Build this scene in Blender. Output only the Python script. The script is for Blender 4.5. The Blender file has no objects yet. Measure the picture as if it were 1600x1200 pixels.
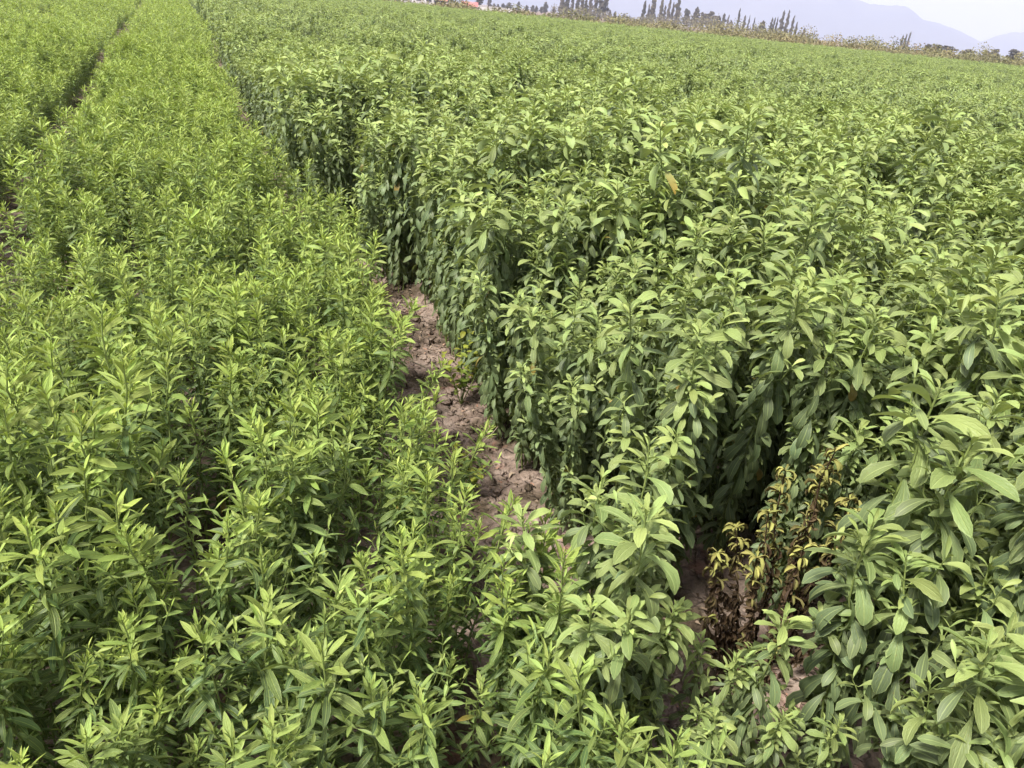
import bpy, math, random
import numpy as np
from mathutils import Matrix, Vector, Euler, noise

random.seed(7)
RNG = np.random.default_rng(7)
sc = bpy.context.scene
R = math.radians

# ------------------------------------------------------------------ camera
CAM_H = 1.5
PITCH, ROLL, YAW = math.atan(586 / 1200), math.atan(0.105), R(24.5)
FWD = np.array([math.sin(YAW) * math.cos(PITCH), math.cos(YAW) * math.cos(PITCH), -math.sin(PITCH)])
_rt = np.array([math.cos(YAW), -math.sin(YAW), 0.0])
_up = np.cross(_rt, FWD)
RGT = math.cos(ROLL) * _rt + math.sin(ROLL) * _up
UPV = -math.sin(ROLL) * _rt + math.cos(ROLL) * _up
cam_data = bpy.data.cameras.new('camera')
cam_data.sensor_width = 36.0
cam_data.lens = 36.0 * 1200 / 1600
cam_data.clip_start = 0.02
cam_data.clip_end = 30000
cam = bpy.data.objects.new('camera', cam_data)
sc.collection.objects.link(cam)
cam.matrix_world = Matrix(((RGT[0], UPV[0], -FWD[0], 0), (RGT[1], UPV[1], -FWD[1], 0),
                           (RGT[2], UPV[2], -FWD[2], CAM_H), (0, 0, 0, 1)))
sc.camera = cam


def project(p):
    """photograph pixel (1600 x 1200) of a world point, and its depth"""
    d = np.asarray(p, float) - np.array([0, 0, CAM_H])
    z = float(d @ FWD)
    if z < 0.05:
        return (-9999, -9999, z)
    return (800 + 1200 * float(d @ RGT) / z, 600 - 1200 * float(d @ UPV) / z, z)


def bearing(x, y):
    """unit direction of a sight line, used to survey the far things"""
    d = FWD + RGT * (x - 800) / 1200 - UPV * (y - 600) / 1200
    return d


# ------------------------------------------------------------------ world and sun
SUN_EL, SUN_AZ = R(57), R(-105)          # azimuth measured from +Y (along the rows) towards +X
world = bpy.data.worlds.new('World')
sc.world = world
world.use_nodes = True
wn, wl = world.node_tree.nodes, world.node_tree.links
wn.clear()
w_out = wn.new('ShaderNodeOutputWorld')
w_bg = wn.new('ShaderNodeBackground')
w_sky = wn.new('ShaderNodeTexSky')
w_sky.sky_type = 'NISHITA'
w_sky.sun_disc = False
w_sky.sun_elevation = SUN_EL
w_sky.sun_rotation = SUN_AZ
w_sky.air_density = 1.0
w_sky.dust_density = 3.0
w_mix = wn.new('ShaderNodeMix')
w_mix.data_type = 'RGBA'
w_mix.inputs['Factor'].default_value = 0.86     # thin bright overcast veil
w_mix.inputs[7].default_value = (4.2, 3.8, 4.2, 1)
w_tc = wn.new('ShaderNodeTexCoord')
w_nz = wn.new('ShaderNodeTexNoise'); w_nz.inputs['Scale'].default_value = 2.6; w_nz.inputs['Detail'].default_value = 4
wl.new(w_tc.outputs['Generated'], w_nz.inputs['Vector'])
w_cl = wn.new('ShaderNodeValToRGB')
w_cl.color_ramp.elements[0].position, w_cl.color_ramp.elements[0].color = 0.35, (0.86, 0.80, 0.90, 1)
w_cl.color_ramp.elements[1].position, w_cl.color_ramp.elements[1].color = 0.65, (1.0, 0.94, 0.99, 1)
wl.new(w_nz.outputs[0], w_cl.inputs[0])
w_sc = wn.new('ShaderNodeVectorMath'); w_sc.operation = 'SCALE'; w_sc.inputs['Scale'].default_value = 3.9
wl.new(w_cl.outputs[0], w_sc.inputs[0])
wl.new(w_sc.outputs[0], w_mix.inputs[7])
wl.new(w_sky.outputs['Color'], w_mix.inputs[6])
wl.new(w_mix.outputs[2], w_bg.inputs['Color'])
w_bg.inputs['Strength'].default_value = 0.1
wl.new(w_bg.outputs[0], w_out.inputs['Surface'])

sun_data = bpy.data.lights.new('sun', 'SUN')
sun_data.energy = 3.5
sun_data.angle = R(12)
sun_data.color = (1.0, 0.95, 0.86)
sun = bpy.data.objects.new('sun', sun_data)
sc.collection.objects.link(sun)
_sd = Vector((math.sin(SUN_AZ) * math.cos(SUN_EL), math.cos(SUN_AZ) * math.cos(SUN_EL), math.sin(SUN_EL)))
sun.rotation_euler = _sd.to_track_quat('Z', 'Y').to_euler()
sun.location = (0, 0, 30)

sc.view_settings.view_transform = 'Standard'
sc.view_settings.look = 'None'
sc.view_settings.gamma = 1
sc.view_settings.exposure = 1.36
sc.render.engine = 'CYCLES'
sc.cycles.max_bounces = 4
sc.cycles.diffuse_bounces = 3
sc.cycles.glossy_bounces = 2
sc.cycles.transmission_bounces = 3
sc.cycles.adaptive_threshold = 0.03
sc.cycles.volume_bounces = 1

# ------------------------------------------------------------------ helpers
COL = bpy.data.collections.new('field')      # linked to the scene at the very end (fast)


def mesh_from(name, V, F, mat=None, attrs=None, uv=None, smooth=True):
    """V (n,3), F (m,4) quads or (m,3) tris"""
    V = np.asarray(V, np.float32)
    F = np.asarray(F, np.int32)
    k = F.shape[1]
    me = bpy.data.meshes.new(name)
    me.vertices.add(len(V))
    me.vertices.foreach_set('co', V.ravel())
    me.loops.add(F.size)
    me.loops.foreach_set('vertex_index', F.ravel())
    me.polygons.add(len(F))
    me.polygons.foreach_set('loop_start', np.arange(0, F.size, k, dtype=np.int32))
    me.polygons.foreach_set('loop_total', np.full(len(F), k, np.int32))
    me.polygons.foreach_set('use_smooth', np.full(len(F), smooth, bool))
    if uv is not None:
        l = me.uv_layers.new(name='UVMap')
        l.data.foreach_set('uv', np.asarray(uv, np.float32)[F.ravel()].ravel())
    for an, av in (attrs or {}).items():
        a = me.attributes.new(an, 'FLOAT', 'POINT')
        a.data.foreach_set('value', np.asarray(av, np.float32))
    me.update(calc_edges=True)
    me.validate()
    if mat:
        me.materials.append(mat)
    return me


def new_obj(name, data, parent=None, mw=None):
    o = bpy.data.objects.new(name, data)
    COL.objects.link(o)
    if parent is not None:
        o.parent = parent
    if mw is not None:
        o.matrix_basis = mw
    return o


def tag(o, label=None, cat=None, group=None, kind=None):
    if label:
        o['label'] = label
    if cat:
        o['category'] = cat
    if group:
        o['group'] = group
    if kind:
        o['kind'] = kind
    return o


class Geo:
    """collects pieces of quads with per-point attributes"""
    def __init__(self):
        self.V, self.F, self.U, self.A, self.Rn, self.n = [], [], [], [], [], 0

    def add(self, V, F, U=None, age=0.5, rnd=0.5):
        self.V.append(V)
        self.F.append(F + self.n)
        self.U.append(U if U is not None else np.zeros((len(V), 2)))
        self.A.append(np.full(len(V), age) if np.isscalar(age) else age)
        self.Rn.append(np.full(len(V), rnd) if np.isscalar(rnd) else rnd)
        self.n += len(V)

    def mesh(self, name, mat, smooth=True):
        return mesh_from(name, np.concatenate(self.V), np.concatenate(self.F), mat,
                         {'age': np.concatenate(self.A), 'rnd': np.concatenate(self.Rn)},
                         np.concatenate(self.U), smooth)


def grid_faces(nr, nc, wrap=False):
    f = []
    for i in range(nr - 1):
        for j in range(nc if wrap else nc - 1):
            j2 = (j + 1) % nc
            f.append((i * nc + j, i * nc + j2, (i + 1) * nc + j2, (i + 1) * nc + j))
    return np.array(f, np.int32)


def tube(P, rad, nc=5):
    P = np.asarray(P, float)
    n = len(P)
    T = np.gradient(P, axis=0)
    T /= np.linalg.norm(T, axis=1)[:, None] + 1e-9
    ref = np.array([1.0, 0.13, 0.07]) if abs(T[0][2]) > 0.5 else np.array([0.05, 0.1, 1.0])
    A = np.cross(T, ref)
    A /= np.linalg.norm(A, axis=1)[:, None]
    B = np.cross(T, A)
    an = np.arange(nc) / nc * 2 * math.pi
    V = P[:, None, :] + np.asarray(rad)[:, None, None] * (np.cos(an)[None, :, None] * A[:, None, :] + np.sin(an)[None, :, None] * B[:, None, :])
    return V.reshape(-1, 3), grid_faces(n, nc, True)


# ------------------------------------------------------------------ materials
def nt(name):
    m = bpy.data.materials.new(name)
    m.use_nodes = True
    n, l = m.node_tree.nodes, m.node_tree.links
    n.clear()
    out = n.new('ShaderNodeOutputMaterial')
    return m, n, l, out


def mixrgb(n, l, fac, a, b, mode='MIX'):
    x = n.new('ShaderNodeMix')
    x.data_type = 'RGBA'
    x.blend_type = mode
    for s, v in ((0, fac), (6, a), (7, b)):
        if hasattr(v, 'links') or hasattr(v, 'is_linked'):
            l.new(v, x.inputs[s])
        elif isinstance(v, (tuple, list)):
            x.inputs[s].default_value = (*v[:3], 1)
        else:
            x.inputs[s].default_value = v
    return x.outputs[2]


def mathn(n, l, op, a, b=0.0, c=None, clamp=False):
    x = n.new('ShaderNodeMath')
    x.operation = op
    x.use_clamp = clamp
    for i, v in enumerate((a, b, c)):
        if v is None:
            continue
        if hasattr(v, 'is_linked'):
            l.new(v, x.inputs[i])
        else:
            x.inputs[i].default_value = v
    return x.outputs[0]


def ramp(n, l, fac, stops):
    x = n.new('ShaderNodeValToRGB')
    el = x.color_ramp.elements
    while len(el) < len(stops):
        el.new(0.5)
    for e, (p, c) in zip(el, stops):
        e.position = p
        e.color = (*c, 1)
    l.new(fac, x.inputs[0])
    return x.outputs[0]


def leaf_material(name, old, young, under, vein, detail=False, trans=0.27, yellow=0.985, rough=0.52, spec=0.34, sick=(0.36, 0.24, 0.05)):
    m, n, l, out = nt(name)
    age = n.new('ShaderNodeAttribute'); age.attribute_name = 'age'
    rnd = n.new('ShaderNodeAttribute'); rnd.attribute_name = 'rnd'
    oi = n.new('ShaderNodeObjectInfo')
    uv = n.new('ShaderNodeUVMap'); uv.uv_map = 'UVMap'
    sx = n.new('ShaderNodeSeparateXYZ')
    l.new(uv.outputs[0], sx.inputs[0])
    u, v = sx.outputs[0], sx.outputs[1]           # u along the blade, v across 0..1
    r1 = mathn(n, l, 'FRACT', mathn(n, l, 'ADD', rnd.outputs['Fac'], oi.outputs['Random']))
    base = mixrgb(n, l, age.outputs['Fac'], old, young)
    # every leaf its own hue and depth of green
    hs = n.new('ShaderNodeHueSaturation')
    hs.inputs['Fac'].default_value = 1
    mr = n.new('ShaderNodeMapRange'); l.new(r1, mr.inputs[0]); mr.inputs[3].default_value = 0.485; mr.inputs[4].default_value = 0.515
    l.new(mr.outputs[0], hs.inputs['Hue'])
    r2 = mathn(n, l, 'FRACT', mathn(n, l, 'MULTIPLY', r1, 7.31))
    mr2 = n.new('ShaderNodeMapRange'); l.new(r2, mr2.inputs[0]); mr2.inputs[3].default_value = 0.70; mr2.inputs[4].default_value = 1.22
    l.new(mr2.outputs[0], hs.inputs['Value'])
    l.new(base, hs.inputs['Color'])
    c = hs.outputs[0]
    if not detail:                                # drift of tone from plant to plant
        dr = n.new('ShaderNodeMapRange'); l.new(oi.outputs['Random'], dr.inputs[0]); dr.inputs[3].default_value = 0.86; dr.inputs[4].default_value = 1.12
        c = mixrgb(n, l, 1.0, c, dr.outputs[0], 'MULTIPLY')
    # blotchy tone
    geo = n.new('ShaderNodeNewGeometry')
    if detail:
        tx = n.new('ShaderNodeTexNoise'); tx.inputs['Scale'].default_value = 90; tx.inputs['Detail'].default_value = 2
        l.new(geo.outputs['Position'], tx.inputs['Vector'])
        c = mixrgb(n, l, mathn(n, l, 'MULTIPLY', tx.outputs[0], 0.45), c, mixrgb(n, l, 1.0, c, (0.72, 0.76, 0.68), 'MULTIPLY'))
        sp = n.new('ShaderNodeTexNoise'); sp.inputs['Scale'].default_value = 210; sp.inputs['Detail'].default_value = 1
        l.new(geo.outputs['Position'], sp.inputs['Vector'])
        spot = mathn(n, l, 'MULTIPLY', mathn(n, l, 'SUBTRACT', sp.outputs[0], 0.68, clamp=True), 9, clamp=True)
        spot = mathn(n, l, 'MULTIPLY', spot, mathn(n, l, 'LESS_THAN', age.outputs['Fac'], 0.6))
        c = mixrgb(n, l, mathn(n, l, 'MULTIPLY', spot, 0.7), c, (0.22, 0.17, 0.06))
    # midrib and the two arching side veins, paler leaf margin
    av = mathn(n, l, 'ABSOLUTE', mathn(n, l, 'SUBTRACT', v, 0.5))
    mid = mathn(n, l, 'SUBTRACT', 1.0, mathn(n, l, 'MULTIPLY', av, 16), clamp=True)
    side = mathn(n, l, 'SUBTRACT', 1.0, mathn(n, l, 'MULTIPLY', mathn(n, l, 'ABSOLUTE', mathn(n, l, 'SUBTRACT', av, 0.25)), 26), clamp=True)
    edge = mathn(n, l, 'MULTIPLY', mathn(n, l, 'SUBTRACT', av, 0.43, clamp=True), 14, clamp=True)
    f = mathn(n, l, 'ADD', mathn(n, l, 'MULTIPLY', mid, 0.55), mathn(n, l, 'ADD', mathn(n, l, 'MULTIPLY', side, 0.16), mathn(n, l, 'MULTIPLY', edge, 0.5)), clamp=True)
    if detail:                                     # fine side veins running out from the midrib
        wv = mathn(n, l, 'FRACT', mathn(n, l, 'SUBTRACT', mathn(n, l, 'MULTIPLY', u, 8.0), mathn(n, l, 'MULTIPLY', av, 5.0)))
        rib = mathn(n, l, 'SUBTRACT', 1.0, mathn(n, l, 'MULTIPLY', mathn(n, l, 'ABSOLUTE', mathn(n, l, 'SUBTRACT', wv, 0.5)), 7.0), clamp=True)
        f = mathn(n, l, 'ADD', f, mathn(n, l, 'MULTIPLY', rib, 0.10), clamp=True)
    c = mixrgb(n, l, f, c, vein)
    c = mixrgb(n, l, geo.outputs['Backfacing'], c, mixrgb(n, l, 0.65, c, under))
    # a few yellowing leaves
    y = mathn(n, l, 'GREATER_THAN', mathn(n, l, 'FRACT', mathn(n, l, 'MULTIPLY', r1, 13.7)), yellow)
    y = mathn(n, l, 'MULTIPLY', y, mathn(n, l, 'LESS_THAN', age.outputs['Fac'], 0.45))
    c = mixrgb(n, l, mathn(n, l, 'MULTIPLY', y, mathn(n, l, 'MULTIPLY', u, 0.9, clamp=True)), c, sick)
    p = n.new('ShaderNodeBsdfPrincipled')
    l.new(c, p.inputs['Base Color'])
    p.inputs['Roughness'].default_value = rough
    p.inputs['Specular IOR Level'].default_value = spec
    t = n.new('ShaderNodeBsdfTranslucent')
    l.new(mixrgb(n, l, 1.0, c, (1.25, 1.2, 0.55), 'MULTIPLY'), t.inputs['Color'])
    ms = n.new('ShaderNodeMixShader')
    ms.inputs[0].default_value = trans
    l.new(p.outputs[0], ms.inputs[1]); l.new(t.outputs[0], ms.inputs[2])
    # fine veins as relief
    if detail:
        b = n.new('ShaderNodeBump'); b.inputs['Strength'].default_value = 0.6; b.inputs['Distance'].default_value = 0.002
        hgt = mathn(n, l, 'SUBTRACT', mathn(n, l, 'MULTIPLY', tx.outputs[0], 0.6), mathn(n, l, 'ADD', mid, mathn(n, l, 'ADD', mathn(n, l, 'MULTIPLY', rib, 0.35), mathn(n, l, 'MULTIPLY', side, 0.5))))
        l.new(hgt, b.inputs['Height'])
        l.new(b.outputs[0], p.inputs['Normal'])
    l.new(ms.outputs[0], out.inputs['Surface'])
    return m


def plain_material(name, stops, scale=8, rough=0.8, spec=0.2, bump=0.0, use_obj=False):
    m, n, l, out = nt(name)
    tc = n.new('ShaderNodeTexCoord')
    tx = n.new('ShaderNodeTexNoise'); tx.inputs['Scale'].default_value = scale; tx.inputs['Detail'].default_value = 5
    l.new(tc.outputs['Object'], tx.inputs['Vector'])
    fac = tx.outputs[0]
    if use_obj:
        oi = n.new('ShaderNodeObjectInfo')
        at = n.new('ShaderNodeAttribute'); at.attribute_name = 'rnd'
        fac = mathn(n, l, 'FRACT', mathn(n, l, 'ADD', at.outputs['Fac'], mathn(n, l, 'MULTIPLY', oi.outputs['Random'], 0.37)))
    c = ramp(n, l, fac, stops)
    p = n.new('ShaderNodeBsdfPrincipled')
    l.new(c, p.inputs['Base Color'])
    p.inputs['Roughness'].default_value = rough
    p.inputs['Specular IOR Level'].default_value = spec
    if bump:
        b = n.new('ShaderNodeBump'); b.inputs['Strength'].default_value = bump; b.inputs['Distance'].default_value = 0.02
        l.new(tx.outputs[0], b.inputs['Height']); l.new(b.outputs[0], p.inputs['Normal'])
    l.new(p.outputs[0], out.inputs['Surface'])
    return m


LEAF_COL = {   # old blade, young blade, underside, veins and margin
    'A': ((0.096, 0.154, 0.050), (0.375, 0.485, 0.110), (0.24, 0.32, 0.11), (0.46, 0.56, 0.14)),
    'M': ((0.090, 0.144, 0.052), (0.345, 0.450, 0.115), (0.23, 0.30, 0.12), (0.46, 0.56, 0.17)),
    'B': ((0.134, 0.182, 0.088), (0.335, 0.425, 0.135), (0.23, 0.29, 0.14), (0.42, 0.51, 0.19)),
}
LEAF_COL['C'] = LEAF_COL['B']
MAT_NEAR = {k: leaf_material('leaf_near_' + k, *c, detail=True, yellow=0.995 if k in 'BC' else 0.997) for k, c in LEAF_COL.items()}
MAT_MASS = {k: leaf_material('leaf_mass_' + k, *c, yellow=0.995 if k in 'BC' else 0.997) for k, c in LEAF_COL.items()}
M_LEAF_W = leaf_material('leaf_weed', (0.12, 0.17, 0.03), (0.32, 0.36, 0.05), (0.2, 0.24, 0.09), (0.3, 0.34, 0.1), yellow=0.9)
M_LEAF_D = leaf_material('leaf_withered', (0.065, 0.044, 0.028), (0.34, 0.34, 0.10), (0.10, 0.065, 0.035), (0.2, 0.14, 0.05), trans=0.1, yellow=2, rough=0.7, spec=0.2)
M_STEM = plain_material('stem_green', [(0.3, (0.13, 0.17, 0.05)), (0.7, (0.22, 0.28, 0.08))], 30, 0.6, 0.3)
M_STEM_D = plain_material('stem_withered', [(0.3, (0.035, 0.022, 0.016)), (0.7, (0.085, 0.055, 0.035))], 30, 0.9, 0.1)
M_TWIG = plain_material('twig_dry', [(0.3, (0.25, 0.2, 0.14)), (0.7, (0.38, 0.32, 0.24))], 40, 0.9, 0.1)


def soil_material():
    m, n, l, out = nt('soil')
    geo = n.new('ShaderNodeNewGeometry')
    def nz(scale, det=6, rough=0.6):
        t = n.new('ShaderNodeTexNoise'); t.inputs['Scale'].default_value = scale; t.inputs['Detail'].default_value = det; t.inputs['Roughness'].default_value = rough
        l.new(geo.outputs['Position'], t.inputs['Vector']); return t.outputs[0]
    big, mid, fine = nz(3.2, 4), nz(14), nz(90, 4)
    dry = ramp(n, l, mid, [(0.25, (0.14, 0.105, 0.088)), (0.5, (0.30, 0.24, 0.205)), (0.75, (0.46, 0.385, 0.335))])
    damp = ramp(n, l, mid, [(0.3, (0.055, 0.042, 0.030)), (0.7, (0.13, 0.105, 0.075))])
    c = mixrgb(n, l, ramp(n, l, big, [(0.46, (0, 0, 0)), (0.60, (1, 1, 1))]), dry, damp)
    red = ramp(n, l, nz(7.5, 3), [(0.6, (0, 0, 0)), (0.72, (1, 1, 1))])
    c = mixrgb(n, l, mathn(n, l, 'MULTIPLY', red, 0.45), c, (0.36, 0.17, 0.13))
    c = mixrgb(n, l, 0.35, c, ramp(n, l, fine, [(0.3, (0.12, 0.09, 0.07)), (0.7, (0.6, 0.5, 0.43))]), 'OVERLAY')
    vo = n.new('ShaderNodeTexVoronoi'); vo.feature = 'DISTANCE_TO_EDGE'; vo.inputs['Scale'].default_value = 14
    wv = n.new('ShaderNodeVectorMath'); wv.operation = 'MULTIPLY_ADD'
    tn = n.new('ShaderNodeTexNoise'); tn.inputs['Scale'].default_value = 18
    l.new(geo.outputs['Position'], tn.inputs['Vector'])
    l.new(tn.outputs['Color'], wv.inputs[0]); wv.inputs[1].default_value = (0.06, 0.06, 0.06); l.new(geo.outputs['Position'], wv.inputs[2])
    l.new(wv.outputs[0], vo.inputs['Vector'])
    crack = mathn(n, l, 'MULTIPLY', vo.outputs['Distance'], 9, clamp=True)
    p = n.new('ShaderNodeBsdfPrincipled')
    l.new(c, p.inputs['Base Color']); p.inputs['Roughness'].default_value = 0.92; p.inputs['Specular IOR Level'].default_value = 0.15
    h = mathn(n, l, 'ADD', mathn(n, l, 'MULTIPLY', crack, 0.5), mathn(n, l, 'ADD', mathn(n, l, 'MULTIPLY', mid, 1.0), mathn(n, l, 'MULTIPLY', fine, 0.35)))
    b = n.new('ShaderNodeBump'); b.inputs['Strength'].default_value = 0.9; b.inputs['Distance'].default_value = 0.02
    l.new(h, b.inputs['Height']); l.new(b.outputs[0], p.inputs['Normal'])
    l.new(p.outputs[0], out.inputs['Surface'])
    return m


M_SOIL = soil_material()

# ------------------------------------------------------------------ the ground
FURROW, PITCH_X = 0.92, 1.75            # first furrow and the spacing of the furrows
BANK_A, BANK_B = np.array([108.1, 64.9]), np.array([-20.4, 98.1])   # far edge of the field


def far_y(x):
    """y of the field's far edge at x"""
    t = (x - BANK_A[0]) / (BANK_B[0] - BANK_A[0])
    return BANK_A[1] + t * (BANK_B[1] - BANK_A[1])


def ground_z(x, y):
    q = (x - FURROW + 0.22 * min(1, max(0, (y - 3.6) / 1.6)) + PITCH_X / 2) % PITCH_X - PITCH_X / 2      # distance from a furrow's centre
    s = min(1.0, max(0.0, (abs(q) - 0.17) / 0.16))
    s = s * s * (3 - 2 * s)
    fade = 1.0 if math.hypot(x, y) < 60 else 0.0
    z = 0.06 * s * fade
    if abs(x) < 8 and -1 < y < 12:
        z += 0.020 * noise.noise(Vector((x * 4, y * 4, 0.3))) + 0.016 * noise.noise(Vector((x * 11, y * 11, 1.7))) + 0.012 * noise.noise(Vector((x * 27, y * 27, 4.1)))
    return z


def axis(core0, core1, step, g=1.14, lim=4950):
    a = list(np.arange(core0, core1 + 1e-6, step))
    d = step
    while a[-1] < lim:
        d *= g; a.append(a[-1] + d)
    a[-1] = lim
    d = step
    while a[0] > -lim:
        d *= g; a.insert(0, a[0] - d)
    a[0] = -lim
    return np.array(a)


gx, gy = axis(0.45, 1.6, 0.018, 1.10), axis(0.3, 4.9, 0.02, 1.10)
GV = np.array([(x, y, ground_z(x, y)) for y in gy for x in gx])
ground = new_obj('ground', mesh_from('ground', GV, grid_faces(len(gy), len(gx)), M_SOIL))
tag(ground, 'bare brown soil of the field with a dry cracked furrow', kind='structure')

# ------------------------------------------------------------------ leaves and shoots
def leaf_blade(wr, curve, fold, ns, nc, shape, serr=0.0, wav=0.0, seed=0):
    """blade of length 1 along +Y, upper face +Z; wr = width/length"""
    rg = np.random.default_rng(seed)
    s = np.linspace(0, 1, ns + 1)
    if shape == 'lance':
        w = np.interp(s, [0, 0.12, 0.35, 0.55, 0.75, 0.9, 1], [0.16, 0.34, 0.85, 1.0, 0.85, 0.45, 0.05])
    elif shape == 'spoon':
        w = np.interp(s, [0, 0.12, 0.3, 0.55, 0.72, 0.88, 1], [0.14, 0.22, 0.55, 0.93, 1.0, 0.72, 0.10])
    else:
        w = np.interp(s, [0, 0.1, 0.3, 0.5, 0.75, 0.9, 1], [0.12, 0.35, 0.9, 1.0, 0.8, 0.45, 0.08])
    w = w * wr * 0.5
    th = -curve * s ** 1.25
    ds = 1.0 / ns
    y = np.concatenate([[0], np.cumsum(np.cos((th[1:] + th[:-1]) / 2) * ds)])
    z = np.concatenate([[0], np.cumsum(np.sin((th[1:] + th[:-1]) / 2) * ds)])
    t = np.linspace(-1, 1, nc + 1)
    V, U = [], []
    sway = 0.03 * rg.normal()
    tw = 0.45 * rg.normal()
    for i in range(ns + 1):
        for j, tj in enumerate(t):
            ww = w[i]
            if serr and ns > 8 and abs(tj) > 0.9 and s[i] > 0.4:
                ww *= 1 + serr * (1 if i % 2 else -1)
            lift = fold * abs(tj) * ww + wav * ww * math.sin(9 * s[i] + seed + (1.5 if tj > 0 else 0)) * abs(tj)
            nx, ny_, nz_ = 0, -math.sin(th[i]), math.cos(th[i])
            xo = tj * ww * math.cos(fold * 0.5)
            ca, sa = math.cos(tw * s[i]), math.sin(tw * s[i])
            xo, lift = ca * xo - sa * lift, sa * xo + ca * lift
            V.append((xo + sway * s[i] ** 2, y[i] + ny_ * lift, z[i] + nz_ * lift))
            U.append((s[i], 0.5 + 0.5 * tj))
    return np.array(V), grid_faces(ns + 1, nc + 1), np.array(U)


SPEC = {   # kind: leaf length, width ratio, outline, curve (young, old), angle from stem (young, old), height, internode
    'A': dict(L=0.058, wr=0.215, shape='lance', cv=(0.15, 0.65), ang=(26, 92), H=0.60, inter=0.0185, fold=0.42, serr=0.0, axil=0.85, nbr=3),
    'M': dict(L=0.074, wr=0.215, shape='lance', cv=(0.10, 0.60), ang=(26, 94), H=0.58, inter=0.025, fold=0.42, serr=0.0, axil=0.9, nbr=4),
    'B': dict(L=0.094, wr=0.29, shape='spoon', cv=(0.80, 1.2), ang=(26, 112), H=0.97, inter=0.0225, fold=0.30, serr=0.065, axil=0.9, nbr=4),
    'C': dict(L=0.087, wr=0.295, shape='spoon', cv=(0.80, 1.15), ang=(26, 112), H=0.74, inter=0.024, fold=0.30, serr=0.065, axil=0.95, nbr=4),
}
NVAR = 6
BLADE = {}


def blades(kind, lod):
    """young, middle, old blades of a kind at a level of detail: list[age class][variant]"""
    key = (kind, lod)
    if key in BLADE:
        return BLADE[key]
    S = SPEC[kind]
    ns, nc = {0: (11, 2), 1: (6, 2), 2: (3, 2), 3: (2, 1)}[lod]
    res = []
    for a in range(3):
        k = a / 2
        row = []
        for v in range(NVAR):
            cv = S['cv'][0] * (1 - k) + S['cv'][1] * k
            row.append(leaf_blade(S['wr'] * (0.84 + 0.062 * v) * (1.0 if a else 0.9), cv * (0.6 + 0.18 * v), S['fold'] * (1.35 - 0.55 * k), ns, nc, S['shape'],
                                  S['serr'], 0.10 if a else 0.0, seed=v + 10 * a))
        res.append(row)
    BLADE[key] = res
    return res


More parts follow.
